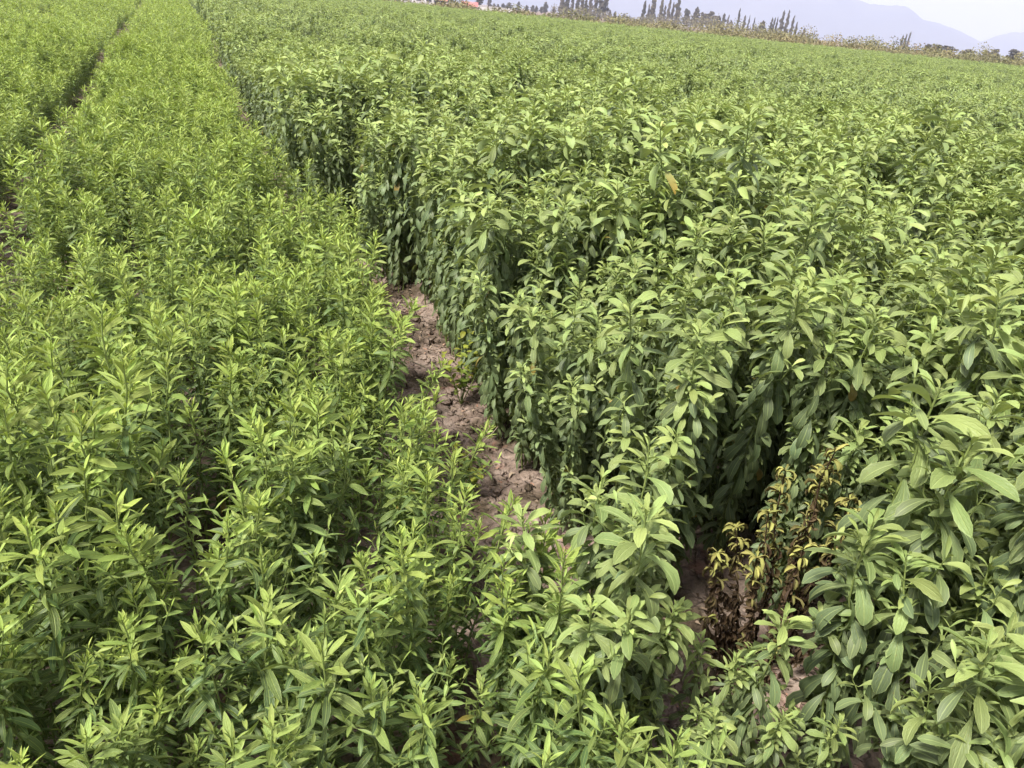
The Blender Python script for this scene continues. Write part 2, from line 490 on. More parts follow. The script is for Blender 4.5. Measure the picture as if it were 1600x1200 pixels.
def build_shoot(kind, seed):
    """a leafy stem: stem line and a list of leaves (matrix 4x4 incl. scale, age 0..1, class, variant, rank from tip)"""
    S = SPEC[kind]
    rg = np.random.default_rng(seed)
    H = S['H']
    n = 14
    ts = np.linspace(0, 1, n)
    bx, by = rg.normal(0, 0.022, 2)
    wob = rg.normal(0, 0.004, (n, 2)); wob[0] = 0
    P = np.stack([bx * ts ** 1.6 + wob[:, 0], by * ts ** 1.6 + wob[:, 1], H * ts], 1)
    leaves = []
    z, az, rank, top_off = H, rg.uniform(0, 6.28), 0, 0.0
    node = 0
    while z > H * (0.10 if kind in 'BC' else 0.14):
        t = z / H
        p = np.array([np.interp(t, ts, P[:, k]) for k in range(3)])
        d = (H - z)                                   # distance below the tip
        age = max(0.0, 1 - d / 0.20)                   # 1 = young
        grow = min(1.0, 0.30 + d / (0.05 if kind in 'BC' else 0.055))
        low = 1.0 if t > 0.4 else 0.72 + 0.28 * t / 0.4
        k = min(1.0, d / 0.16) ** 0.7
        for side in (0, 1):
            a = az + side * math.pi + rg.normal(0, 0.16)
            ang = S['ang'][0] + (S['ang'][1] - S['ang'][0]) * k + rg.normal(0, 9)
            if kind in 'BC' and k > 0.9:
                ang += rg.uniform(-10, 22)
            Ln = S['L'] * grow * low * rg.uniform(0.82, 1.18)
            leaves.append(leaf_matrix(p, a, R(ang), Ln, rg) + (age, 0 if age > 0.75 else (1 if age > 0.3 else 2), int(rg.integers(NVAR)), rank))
            rank += 1
            # the tuft of small leaves in the leaf axil
            if d > 0.04 and rg.random() < S['axil'] * (0.5 + 0.5 * t):
                for q in range(int(rg.integers(1, 4))):
                    a2 = a + rg.normal(0, 0.6)
                    off = np.array([math.cos(a2), math.sin(a2), 0.9]) * rg.uniform(0.002, 0.016)
                    leaves.append(leaf_matrix(p + off, a2, R(rg.uniform(20, 62)), S['L'] * rg.uniform(0.28, 0.6) * low, rg) + (min(1, age + 0.25), 0 if rg.random() < 0.5 else 1, int(rg.integers(NVAR)), 999))
        az += math.pi / 2 + rg.normal(0, 0.14)
        z -= S['inter'] * (0.30 + 0.70 * min(1, d / 0.06)) * rg.uniform(0.85, 1.15)
        node += 1
    # short leafy side branches
    branches = []
    for q in range(S['nbr']):
        t = 0.38 + 0.50 * (q + rg.random()) / S['nbr']
        p = np.array([np.interp(t, ts, P[:, k]) for k in range(3)])
        a, ln, out_ = q * 2.4 + rg.uniform(-0.5, 0.5), rg.uniform(0.07, 0.15), rg.uniform(0.35, 0.6)
        e = p + ln * np.array([math.cos(a) * out_, math.sin(a) * out_, math.sqrt(1 - out_ ** 2)])
        mid_ = (p + e) / 2 + np.array([math.cos(a), math.sin(a), -0.3]) * ln * 0.10
        branches.append(np.array([p, mid_, e]))
        az2 = rg.uniform(0, 6.28)
        nn = int(ln / 0.019)
        for w in range(nn):
            f = 1 - w / nn
            pp = e * f + p * (1 - f)
            for side in (0, 1):
                k = min(1.0, (w + 0.5) / 3.5)
                Ln = S['L'] * (0.36 + 0.44 * k) * rg.uniform(0.8, 1.15)
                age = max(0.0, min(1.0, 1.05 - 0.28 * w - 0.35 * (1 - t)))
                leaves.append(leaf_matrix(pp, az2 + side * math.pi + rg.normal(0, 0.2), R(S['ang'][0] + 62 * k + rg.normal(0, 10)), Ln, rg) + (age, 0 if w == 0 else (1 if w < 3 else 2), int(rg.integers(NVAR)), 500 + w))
            az2 += 1.57 + rg.normal(0, 0.15)
    return dict(kind=kind, P=P, leaves=leaves, H=H, branches=branches)


def leaf_matrix(p, az, ang, L, rg):
    Rv = np.array([math.cos(az), math.sin(az), 0.0])
    T = np.array([0, 0, 1.0])
    d = math.cos(ang) * T + math.sin(ang) * Rv
    nrm = math.sin(ang) * T - math.cos(ang) * Rv
    x = np.cross(d, nrm)
    ro = rg.normal(0, 0.28)
    x2 = math.cos(ro) * x + math.sin(ro) * nrm
    n2 = -math.sin(ro) * x + math.cos(ro) * nrm
    M = np.eye(4)
    M[:3, 0], M[:3, 1], M[:3, 2], M[:3, 3] = x2 * L, d * L, n2 * L, p
    return (M,)


def add_leaves(g, shoot, lod, rg, pick=None, xf=None, mult=1.0, skip=0.0):
    bl = blades(shoot['kind'], lod)
    for (M, age, cls, var, rank) in shoot['leaves']:
        if pick is not None and not pick(rank, M):
            continue
        if skip and rg.random() < skip:
            continue
        V, F, U = bl[cls][var]
        W = (V * mult) @ M[:3, :3].T + M[:3, 3]
        if xf is not None:
            W = W @ xf[:3, :3].T + xf[:3, 3]
        g.add(W, F, U, age, rg.random())


NSH = 9
SHOOT, STEM_ME, FOLI_ALL, FOLI_LOW, LEAF_ME = {}, {}, {}, {}, {}
TOPN = 26                                   # the uppermost leaves of a near shoot are objects of their own


def is_top(rank, M):
    return rank < TOPN and np.linalg.norm(M[:3, 1]) > 0.021


for kd in 'AMBC':
    SHOOT[kd] = [build_shoot(kd, 100 + 17 * i + {'A': 0, 'M': 300, 'B': 500, 'C': 900}[kd]) for i in range(NSH)]
    STEM_ME[kd], FOLI_ALL[kd], FOLI_LOW[kd] = [], [], []
    for i, s in enumerate(SHOOT[kd]):
        V, F = tube(s['P'], np.linspace(0.0038, 0.0015, len(s['P'])))
        gs = Geo(); gs.add(V, F)
        for br in s['branches']:
            gs.add(*tube(br, [0.0018, 0.0015, 0.001], 4))
        STEM_ME[kd].append(gs.mesh('stem', M_STEM))
        rg = np.random.default_rng(i)
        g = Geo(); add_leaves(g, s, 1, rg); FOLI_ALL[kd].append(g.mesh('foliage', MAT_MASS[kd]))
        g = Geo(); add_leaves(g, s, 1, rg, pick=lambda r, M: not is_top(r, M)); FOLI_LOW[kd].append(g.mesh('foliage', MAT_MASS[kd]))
    LEAF_ME[kd] = []
    for a in range(3):
        for q in range(3):                  # three depths of age colour in each class
            row = []
            for v in range(NVAR):
                V, F, U = blades(kd, 0)[a][v]
                ag = [(0.8, 0.9, 1.0), (0.35, 0.5, 0.65), (0.0, 0.1, 0.22)][a][q]
                row.append(mesh_from('leaf', V, F, MAT_NEAR[kd], {'age': np.full(len(V), ag), 'rnd': np.zeros(len(V))}, U))
            LEAF_ME[kd].append(row)


def age_row(age, cls):
    lo, hi = [(0.75, 1.0), (0.3, 0.7), (0.0, 0.3)][cls]
    return cls * 3 + min(2, max(0, int((age - lo) / (hi - lo) * 3)))


def shoot_spots(rg, n, spread):
    """foot, lean and size of each shoot of a plant"""
    out = []
    for i in range(n):
        r = spread * math.sqrt((i + 0.3) / n)
        a = i * 2.4 + rg.uniform(-0.5, 0.5)
        lean = rg.normal(0, 0.05) + 0.9 * r
        out.append((r * math.cos(a) * 0.62, r * math.sin(a) * 0.62, a, lean, rg.uniform(0.68, 1.10) * (1 - 0.5 * r)))
    return out


def shoot_matrix(rg, sp, hs):
    x, y, a, lean, s = sp
    axis_ = Vector((-math.sin(a), math.cos(a), 0))
    return Matrix.Translation((x, y, 0)) @ Matrix.Rotation(lean, 4, axis_) @ Matrix.Rotation(rg.uniform(0, 6.28), 4, 'Z') @ Matrix.Scale(s * hs, 4)


PLANT_GROUP = {'A': 'narrow-leaved plants left of the furrow', 'M': 'narrow-leaved plants left of the furrow', 'B': 'broad-leaved plants right of the furrow', 'C': 'broad-leaved plants right of the furrow'}


def plant(kind, x, y, hs, seed, label, detail, n=8, spread=0.12, lean=None, group=None):
    rg = np.random.default_rng(seed)
    root = new_obj('stevia_plant', None)
    root.empty_display_size = 0.1
    root.matrix_basis = Matrix.Translation((x, y, ground_z(x, y) - 0.012)) @ (lean or Matrix.Identity(4))
    tag(root, label, 'plant', group or PLANT_GROUP[kind])
    for sp in shoot_spots(rg, n, spread):
        i = int(rg.integers(NSH))
        st = new_obj('stem', STEM_ME[kind][i], root, shoot_matrix(rg, sp, hs))
        if not detail:
            new_obj('foliage', FOLI_ALL[kind][i], st)['kind'] = 'stuff'
        else:
            new_obj('foliage', FOLI_LOW[kind][i], st)['kind'] = 'stuff'
            for (M, age, cls, var, rank) in SHOOT[kind][i]['leaves']:
                if is_top(rank, M):
                    new_obj('leaf', LEAF_ME[kind][age_row(age, cls)][var], st, Matrix(M.tolist()))
    return root


# ------------------------------------------------------------------ where the plants stand
def canopy(x, y):
    """gentle unevenness of the crop's height"""
    return 1 + 0.20 * noise.noise(Vector((x * 0.8, y * 0.8, 2.0))) + 0.19 * noise.noise(Vector((x * 1.9, y * 1.9, 7.0)))


ROWS = [-0.64, -0.38, -0.13, 0.13, 0.38, 0.64]


def row_offset(b, r, y):
    off = ROWS[r] * (1.0 if b <= 0 else 1.05)
    if b == 0:                                 # the crop's edge on the furrow wanders
        e = float(np.interp(y, [0, 1.1, 1.3, 2.4, 3.5, 4.1, 4.6, 30], [0.52, 0.52, 0.34, 0.45, 0.57, 0.56, 0.33, 0.39]))
        off = -0.64 + (e + 0.64) * r / 5
    elif b == -1:
        off = off - 0.04 * r / 5
    elif b == 1:
        e = -0.63 - 0.09 * float(np.interp(y, [1.3, 1.6, 2.2, 3.4], [0, 1, 1, 0])) + 0.06 * noise.noise(Vector((y * 1.7, 3.0, 0))) - 0.33 * float(np.interp(y, [3.6, 5.2], [0, 1]))
        off = 0.67 - (0.67 - e) * (5 - r) / 5
    return off


def crop_height(kind, x, y):
    """height factor of the crop; the broad-leaved bed is tallest a few steps in"""
    if kind == 'A':
        return 0.97
    return float(np.interp(math.hypot(x, y), [1.4, 2.0, 5.5, 9.0], [0.84, 0.98, 1.0, 0.80]))


STEP_Y = 0.235
ORD = ('first second third fourth fifth sixth seventh eighth ninth tenth eleventh twelfth thirteenth fourteenth fifteenth sixteenth seventeenth '
       'eighteenth nineteenth twentieth').split() + ['twenty-' + w for w in 'first second third fourth fifth sixth seventh eighth ninth'.split()] + ['thirtieth'] + \
      ['thirty-' + w for w in 'first second third fourth fifth sixth seventh eighth ninth'.split()]
GAPS = [(0.03, 1.68, 0.17), (1.27, 1.06, 0.17), (1.15, 0.98, 0.15), (1.16, 1.19, 0.10), (1.30, 0.84, 0.12), (0.69, 0.95, 0.12), (1.16, 0.80, 0.10), (0.88, 0.80, 0.10)]


def bed_centre(b):                           # b = 0: bed left of the furrow, -1 ...; b = 1: bed right of it
    return FURROW - PITCH_X / 2 + b * PITCH_X


cand = []
for b in range(-3, 5):
    for r in range(6):
        ph = random.random() * STEP_Y
        y = 0.22 + ph * 0.5
        while y < 14:
            jx, jy = random.gauss(0, 0.03), random.gauss(0, 0.035)
            x = bed_centre(b) + row_offset(b, r, y) + jx
            if not any(math.hypot(x - gx_, y + jy - gy_) < gr for gx_, gy_, gr in GAPS):
                cand.append((x, y + jy, b, r))
            y += STEP_Y if y > 1.5 or b > 0 else 0.20


def in_frame(x, y, m=0):
    for z in (0.25, 0.5, 0.68):
        px, py, d = project((x, y, z))
        if -m < px < 1600 + m and -m < py < 1200 + m:
            return True
    return False


seen = [(math.hypot(c[0], c[1], 0.9), c) for c in cand if in_frame(c[0], c[1], 40)]
seen.sort(key=lambda t: t[0])
N_THINGS, N_DETAIL = 290, 78
things = [c for _, c in seen[:N_THINGS]]
chosen = set(id(c) for c in things)
order = {}
for c in sorted(things, key=lambda c: -project((c[0], c[1], 0.5))[1]):
    order.setdefault((c[2], c[3]), []).append(id(c))
for i, c in enumerate(things):
    x, y, b, r = c
    kind = ('M' if y < 1.15 + 0.2 * math.sin(9 * x) else 'A') if b <= 0 else ('C' if math.hypot(x, y) < 1.45 else 'B')
    side = 'left' if b <= 0 else 'right'
    nrow = (5 - r) + 6 * (-b) if b <= 0 else r + 6 * (b - 1)
    k = order[(b, r)].index(id(c))
    look = 'narrow-leaved yellowish green plant' if kind in 'AM' else 'broad-leaved green plant'
    label = f'{look}, {ORD[nrow]} row {side} of the bare furrow, {ORD[k]} from the bottom edge'
    rp = random.Random(i)
    hs = canopy(x, y) * (crop_height('B', x, y) if kind == 'B' else 0.98) * rp.uniform(0.88, 1.10)
    out_lean = {0: -0.07, 5: 0.07}.get(r, 0.0)
    ln = Matrix.Rotation(out_lean + rp.gauss(0, 0.05), 4, 'Y') @ Matrix.Rotation(rp.gauss(0, 0.05), 4, 'X')
    plant(kind, x, y, hs, 1000 + i, label, i < N_DETAIL, n={'A': 8, 'M': 8, 'B': 9, 'C': 9}[kind], lean=ln, spread=0.15 if kind == 'M' else 0.12)

# the plants that stand out one by one
plant('C', 0.69, 0.95, 0.97, 31, 'big drooping broad-leaved bush alone in front of the bare furrow', True, n=13, spread=0.15)
plant('C', 0.90, 0.77, 0.74, 33, 'low broad-leaved plant below the drooping bush at the bottom edge', True, n=11, spread=0.17)
plant('C', 1.17, 0.77, 1.22, 32, 'tallest broad-leaved plant, standing just right of the brown withered plant', True, n=5, spread=0.06)

# ------------------------------------------------------------------ withered plant
def withered():
    rg = np.random.default_rng(5)
    root = new_obj('withered_plant', None)
    root.location = (1.27, 1.06, ground_z(1.27, 1.06) - 0.01)
    tag(root, 'withered brown plant with yellow leaf tufts in the dark gap among green plants', 'plant')
    bl = [leaf_blade(0.27, 1.1 + 0.55 * v, 1.2, 5, 2, 'lance', 0, 0.5, seed=v) for v in range(4)]
    for k, (dx, dy, hh) in enumerate([(0.0, 0.0, 0.70), (0.03, 0.02, 0.62), (-0.07, 0.03, 0.50), (-0.12, -0.02, 0.44), (-0.05, -0.05, 0.47), (0.05, -0.04, 0.58), (-0.02, 0.06, 0.6), (-0.16, 0.05, 0.40), (-0.09, 0.08, 0.42), (-0.20, -0.02, 0.28), (-0.17, 0.01, 0.30), (-0.12, 0.05, 0.31), (0.02, -0.10, 0.26), (-0.08, -0.10, 0.24), (-0.14, -0.08, 0.26), (0.07, 0.02, 0.30)]):
        n = 9
        hh *= 0.94
        ts = np.linspace(0, 1, n)
        P = np.stack([1.3 * dx * (0.4 + 0.6 * ts) + rg.normal(0, 0.006, n), 1.2 * dy * (0.4 + 0.6 * ts) + rg.normal(0, 0.006, n), hh * ts], 1)
        V, F = tube(P, np.linspace(0.004, 0.0015, n))
        st = new_obj('stem', mesh_from('stem', V, F, M_STEM_D), root)
        z, az = hh, 0.0
        while z > 0.04:
            t = z / hh
            p = np.array([np.interp(t, ts, P[:, j]) for j in range(3)])
            for sd in (0, 1):
                for rep in range(4):
                    young = max(0.0, min(1.0, 1.1 - (hh - z) / (0.24 if hh > 0.5 else 0.11) + rg.normal(0, 0.3) - (0.9 if hh < 0.32 else 0)))
                    ang = R(rg.uniform(35, 80) if young > 0.4 else rg.uniform(110, 165))
                    (M,) = leaf_matrix(p, az + sd * math.pi + rg.normal(0, 0.5), ang, 0.036 * rg.uniform(0.45, 1.2), rg)
                    V, F, U = bl[int(rg.integers(4))]
                    me = mesh_from('leaf', V, F, M_LEAF_D, {'age': np.full(len(V), young), 'rnd': np.full(len(V), rg.random())}, U)
                    new_obj('leaf', me, st, Matrix(M.tolist()))
            az += 1.57
            z -= 0.026 * rg.uniform(0.7, 1.3)


withered()

# ------------------------------------------------------------------ weeds, twigs, litter and clods in the furrow
def weed(x, y, h, n, label, seed, Ln):
    rg = np.random.default_rng(seed)
    root = new_obj('weed', None)
    root.location = (x, y, ground_z(x, y) - 0.005)
    tag(root, label, 'weed')
    bl = [leaf_blade(0.52, 0.5 + 0.2 * v, 0.3, 5, 4, 'oval', 0, 0.1, seed=v) for v in range(3)]
    lm = {}
    for k in range(n):
        a = rg.uniform(0, 6.28); ln = rg.uniform(0.1, 0.55)
        m = 7; ts = np.linspace(0, 1, m); hh = h * rg.uniform(0.6, 1.1)
        P = np.stack([ln * hh * ts * math.cos(a), ln * hh * ts * math.sin(a), hh * ts], 1)
        V, F = tube(P, np.linspace(0.0022, 0.001, m))
        st = new_obj('stem', mesh_from('stem', V, F, M_STEM), root)
        t, az = 1.0, rg.uniform(0, 6)
        while t > 0.15:
            p = np.array([np.interp(t, ts, P[:, j]) for j in range(3)])
            for sd in (0, 1):
                q = (int(rg.integers(3)), 2 if t > 0.8 else (1 if t > 0.5 else 0))
                if q not in lm:
                    V, F, U = bl[q[0]]
                    lm[q] = mesh_from('leaf', V, F, M_LEAF_W, {'age': np.full(len(V), (0.1, 0.5, 0.9)[q[1]]), 'rnd': np.zeros(len(V))}, U)
                (M,) = leaf_matrix(p, az + sd * math.pi, R(rg.uniform(40, 85)), Ln * rg.uniform(0.7, 1.15), rg)
                new_obj('leaf', lm[q], st, Matrix(M.tolist()))
            az += 1.6; t -= 0.17


weed(0.99, 2.66, 0.27, 8, 'yellowish green round-leaved weed beside the furrow in front of broad-leaved plants', 3, 0.042)
weed(0.80, 2.02, 0.12, 7, 'small dark green weed low on the furrow floor', 4, 0.026)
weed(0.84, 2.22, 0.07, 4, 'tiny sprawling weed by the grey twig on the furrow floor', 6, 0.022)


def twig(p0, p1, r, label, seed):
    rg = np.random.default_rng(seed)
    ts = np.linspace(0, 1, 8)[:, None]
    P = np.array(p0) * (1 - ts) + np.array(p1) * ts + rg.normal(0, 0.006, (8, 3))
    V, F = tube(P, np.linspace(r, r * 0.5, 8), 6)
    o = new_obj('twig', mesh_from('twig', V, F, M_TWIG))
    tag(o, label, 'twig')


twig((0.82, 3.02, 0.07), (1.02, 2.78, 0.035), 0.004, 'pale straw-coloured dry stalk lying across the furrow', 1)
twig((0.78, 2.10, 0.06), (1.0, 2.28, 0.10), 0.003, 'thin grey twig sticking up from the furrow floor', 2)

g = Geo()
rg = np.random.default_rng(21)
ico_n = (7, 5)
for k in range(1500):
    y = 0.6 + 5.2 * rg.random() ** 1.2
    x = FURROW + rg.normal(0.03, 0.13)
    r = 0.004 + 0.026 * rg.random() ** 3
    nu, nv = 7, 5
    vs = []
    sd = rg.uniform(0, 50)
    for i in range(nv):
        ph = math.pi * i / (nv - 1)
        for j in range(nu):
            a = 2 * math.pi * j / nu
            d = Vector((math.sin(ph) * math.cos(a), math.sin(ph) * math.sin(a), 0.65 * math.cos(ph)))
            q = 1 + 0.45 * noise.noise(d * 1.6 + Vector((sd, 0, 0)))
            vs.append(tuple(d * r * q))
    V = np.array(vs) + np.array([x, y, ground_z(x, y) + r * 0.2])
    g.add(V, grid_faces(nv, nu, True), None, 0.5, rg.random())
tag(new_obj('clods', g.mesh('clods', M_SOIL, smooth=False)), 'small crumbly clods of dry soil along the furrow', 'soil', kind='stuff')

M_LITTER = plain_material('dry_leaf', [(0.0, (0.08, 0.055, 0.040)), (0.4, (0.20, 0.145, 0.105)), (0.75, (0.34, 0.27, 0.20)), (1.0, (0.33, 0.18, 0.13))], 8, 0.9, 0.1, use_obj=True)
g = Geo()
bl = [leaf_blade(0.34, 0.6 + 0.4 * v, 0.8 - 0.3 * v, 4, 2, 'lance', 0, 0.5, seed=v) for v in range(4)]
for k in range(2300):
    y = 0.5 + 5.3 * rg.random()
    x = FURROW + rg.choice([-1, 1, 1]) * abs(rg.normal(0.12, 0.12)) + 0.04
    if k % 7 == 0:
        x, y = 1.22 + rg.normal(0, 0.13), 1.0 + rg.normal(0, 0.14)
    elif noise.noise(Vector((x * 3, y * 3, 9))) < -0.12:
        continue
    (M,) = leaf_matrix(np.array([x, y, ground_z(x, y) + 0.006]), rg.uniform(0, 6.28), R(rg.uniform(60, 110)), 0.027 * rg.uniform(0.45, 1.2), rg)
    V, F, U = bl[int(rg.integers(4))]
    g.add(V @ M[:3, :3].T + M[:3, 3], F, U, 0.5, rg.random())
tag(new_obj('leaf_litter', g.mesh('leaf_litter', M_LITTER)), 'brown dry leaf litter scattered on the furrow floor', 'leaf litter', kind='stuff')

# ------------------------------------------------------------------ the rest of the crop, a mass to the far edge
SRC = bpy.data.collections.new('crop_sources')          # never linked to the scene: only read by the instancer


def far_plant(g, kind, rg, x, y, hs, lod, nsh, skip, mult):
    for sp in shoot_spots(rg, nsh, 0.12):
        s = SHOOT[kind][int(rg.integers(NSH))]
        mm = np.array(Matrix.Translation((x, y, 0)) @ shoot_matrix(rg, sp, hs))
        zc = 0.10 if lod == 2 else 0.26
        add_leaves(g, s, lod, rg, pick=lambda r, M: M[2, 3] > zc and (r < 504 or lod < 3), xf=mm, mult=mult, skip=skip)


src_n = 0
SRC_IDX = {}
for kind in 'AB':
    for v in range(4):                                   # single plants
        rg = np.random.default_rng(60 + v)
        g = Geo(); far_plant(g, kind, rg, 0, 0, 1.0, 2, 8, 0.12, 1.05)
        o = bpy.data.objects.new(f'source_{src_n:02d}', g.mesh('crop_plant', MAT_MASS[kind])); SRC.objects.link(o)
        SRC_IDX[(kind, 'p', v)] = src_n; src_n += 1
    for v in range(3):                                   # a metre of bed
        rg = np.random.default_rng(80 + v)
        g = Geo()
        for off in ROWS:
            for q in range(4):
                far_plant(g, kind, rg, off + rg.normal(0, 0.03), (q - 1.5) * 0.25 + rg.normal(0, 0.04), rg.uniform(0.70, 1.14), 3, 6, 0.25, 1.35)
        o = bpy.data.objects.new(f'source_{src_n:02d}', g.mesh('crop_patch', MAT_MASS[kind])); SRC.objects.link(o)
        SRC_IDX[(kind, 'b', v)] = src_n; src_n += 1

pts, rots, scl, idx = [], [], [], []
rg = np.random.default_rng(11)
for b in range(-60, 110):                                # beyond the counted plants, to 14 m singly
    kind = 'A' if b <= 0 else 'B'
    xc = bed_centre(b)
    if -3 <= b < 5:
        continue
    y = 0.5
    while y < far_y(xc) - 1:
        ok = False
        for dx in (-0.9, 0.9):
            px, py, d = project((xc + dx, y, 0.6))
            if d > 0.1 and -450 < px < 2050 and -200 < py < 1300:
                ok = True
        if ok:
            pts.append((xc + rg.normal(0, 0.03), y, 0.03)); rots.append((0, 0, math.pi * int(rg.integers(2)) + rg.normal(0, 0.03)))
            scl.append(canopy(xc, y) * crop_height(kind, xc, y) * rg.uniform(0.94, 1.06)); idx.append(SRC_IDX[(kind, 'b', int(rg.integers(3)))])
        y += 0.98
for b in range(-3, 5):
    kind = 'A' if b <= 0 else 'B'
    xc = bed_centre(b) - {0: 0.05, 1: 0.24}.get(b, 0)
    y = 14.0
    while y < far_y(xc) - 1:
        pts.append((xc + rg.normal(0, 0.03), y + 0.45, 0.03)); rots.append((0, 0, math.pi * int(rg.integers(2)) + rg.normal(0, 0.03)))
        scl.append(canopy(xc, y) * crop_height(kind, xc, y) * rg.uniform(0.94, 1.06)); idx.append(SRC_IDX[(kind, 'b', int(rg.integers(3)))])
        y += 0.98
for c in cand:
    if id(c) in chosen or not in_frame(c[0], c[1], 500) or (c[1] < 0.15):
        continue
    if math.hypot(c[0], c[1]) < 0.35:
        continue
    kind = 'A' if c[2] <= 0 else 'B'
    pts.append((c[0], c[1], ground_z(c[0], c[1]))); rots.append((0, 0, rg.uniform(0, 6.28)))
    scl.append(canopy(c[0], c[1]) * crop_height(kind, c[0], c[1]) * rg.uniform(0.94, 1.06)); idx.append(SRC_IDX[(kind, 'p', int(rg.integers(4)))])

me = bpy.data.meshes.new('stevia_crop')
me.from_pydata(pts, [], [])
a = me.attributes.new('rot', 'FLOAT_VECTOR', 'POINT'); a.data.foreach_set('vector', np.array(rots, np.float32).ravel())
a = me.attributes.new('scl', 'FLOAT', 'POINT'); a.data.foreach_set('value', np.array(scl, np.float32))
a = me.attributes.new('idx', 'INT', 'POINT'); a.data.foreach_set('value', np.array(idx, np.int32))
crop = new_obj('stevia_crop', me)
tag(crop, 'dense green crop filling the beds all the way to the far edge of the field', 'crop', kind='stuff')
ng = bpy.data.node_groups.new('crop_scatter', 'GeometryNodeTree')
ng.interface.new_socket('Geometry', in_out='INPUT', socket_type='NodeSocketGeometry')
ng.interface.new_socket('Geometry', in_out='OUTPUT', socket_type='NodeSocketGeometry')
gi, go = ng.nodes.new('NodeGroupInput'), ng.nodes.new('NodeGroupOutput')
ip = ng.nodes.new('GeometryNodeInstanceOnPoints')
ci = ng.nodes.new('GeometryNodeCollectionInfo')
ci.inputs['Collection'].default_value = SRC
ci.inputs['Separate Children'].default_value = True
ci.inputs['Reset Children'].default_value = True


def named(nm, tp):
    q = ng.nodes.new('GeometryNodeInputNamedAttribute'); q.data_type = tp; q.inputs['Name'].default_value = nm
    return q.outputs['Attribute']


ng.links.new(gi.outputs[0], ip.inputs['Points'])
ng.links.new(ci.outputs[0], ip.inputs['Instance'])
ip.inputs['Pick Instance'].default_value = True
ng.links.new(named('idx', 'INT'), ip.inputs['Instance Index'])
e2r = ng.nodes.new('FunctionNodeEulerToRotation')
ng.links.new(named('rot', 'FLOAT_VECTOR'), e2r.inputs[0])
ng.links.new(e2r.outputs[0], ip.inputs['Rotation'])
ng.links.new(named('scl', 'FLOAT'), ip.inputs['Scale'])
ng.links.new(ip.outputs[0], go.inputs[0])
crop.modifiers.new('scatter', 'NODES').node_group = ng

# ------------------------------------------------------------------ scrub along the far edge
M_SCRUB = plain_material('scrub', [(0.0, (0.11, 0.13, 0.06)), (0.3, (0.16, 0.17, 0.08)), (0.55, (0.20, 0.195, 0.095)), (0.8, (0.26, 0.235, 0.115)), (1.0, (0.26, 0.19, 0.115))], 8, 0.85, 0.1, use_obj=True)


def card_cloud(g, rg, c, ext, n, size, rnd0, drnd=0.2):
    """n leaf sprays, small bent quads at all angles, filling an ellipsoid"""
    q = rg.normal(size=(n, 3)); q /= np.linalg.norm(q, axis=1)[:, None]
    q *= (rg.random(n) ** 0.55)[:, None]
    P = np.array(c) + q * np.array(ext)
    A = rg.normal(size=(n, 3)); A /= np.linalg.norm(A, axis=1)[:, None]
    B = np.cross(A, rg.normal(size=(n, 3))); B /= np.linalg.norm(B, axis=1)[:, None]
    C = np.cross(A, B)
    s = size * rg.uniform(0.6, 1.4, n)
    T = np.array([(-.5, -.35, 0), (.5, -.25, .12), (.45, .35, 0), (-.4, .3, .12)])
    V = P[:, None, :] + s[:, None, None] * (T[None, :, 0, None] * A[:, None] + T[None, :, 1, None] * B[:, None] + T[None, :, 2, None] * C[:, None])
    g.add(V.reshape(-1, 3), np.arange(4 * n).reshape(-1, 4), None, 0.5, np.repeat((rnd0 + drnd * (rg.random(n) - 0.5)) % 1.0, 4))


g = Geo()
rg = np.random.default_rng(33)
dirv = (BANK_B - BANK_A) / np.linalg.norm(BANK_B - BANK_A)
nrm = np.array([-dirv[1], dirv[0]]) * (1 if np.dot(np.array([-dirv[1], dirv[0]]), BANK_A) > 0 else -1)
Lb = np.linalg.norm(BANK_B - BANK_A)
s = -5.0
while s < Lb:
    f = max(0, min(1, s / Lb))
    for dpt in (1.0, 4.5, 9.0):
        c = BANK_A + dirv * (s + rg.normal(0, 0.8)) + nrm * (dpt + rg.normal(0, 0.8))
        h = np.interp(f, [0.0, 0.12, 0.45, 0.62, 0.72, 1.0], [2.6, 2.4, 1.9, 1.45, 0.9, 0.7]) * rg.uniform(0.6, 1.15) * (0.70 + 0.05 * dpt)
        tone = 0.42 + 0.55 * noise.noise(Vector((s * 0.05, dpt * 0.3, 3)))
        card_cloud(g, rg, (c[0], c[1], h * 0.5), (1.5, 1.5, h * 0.60), 420, 0.15, min(0.85, max(0.15, tone)), 0.25)
    s += 1.9
tag(new_obj('scrub', g.mesh('scrub', M_SCRUB, smooth=False)), 'olive and straw-coloured scrub bank along the far edge of the field', 'scrub', kind='stuff')

# brownish thicket under the far trees
M_THICKET = plain_material('thicket', [(0.0, (0.12, 0.115, 0.08)), (0.4, (0.18, 0.16, 0.115)), (0.7, (0.23, 0.20, 0.14)), (1.0, (0.27, 0.25, 0.13))], 8, 0.9, 0.1, use_obj=True)
THICKET = [(870, 955, 4.5), (955, 1000, 2.6), (1000, 1060, 4.2), (1060, 1130, 5.5), (1130, 1195, 4.0), (1195, 1260, 2.8)]


def plan(px, dist):
    d = bearing(px, 11 + 0.105 * (px - 800))
    q = np.array([d[0], d[1]])
    return q / np.linalg.norm(q) * dist


g = Geo()
for x0, x1, hh in THICKET:
    for px in np.arange(x0, x1, 5.0):
        c = plan(px + rg.normal(0, 1.5), 325 + rg.normal(0, 6))
        h = hh * rg.uniform(0.6, 1.2)
        card_cloud(g, rg, (c[0], c[1], h * 0.5), (1.8, 1.8, h * 0.55), 160, 0.36, rg.uniform(0.2, 0.8), 0.3)
tag(new_obj('thicket', g.mesh('thicket', M_THICKET, smooth=False)), 'brownish thicket growing under the far poplars', 'thicket', kind='stuff')

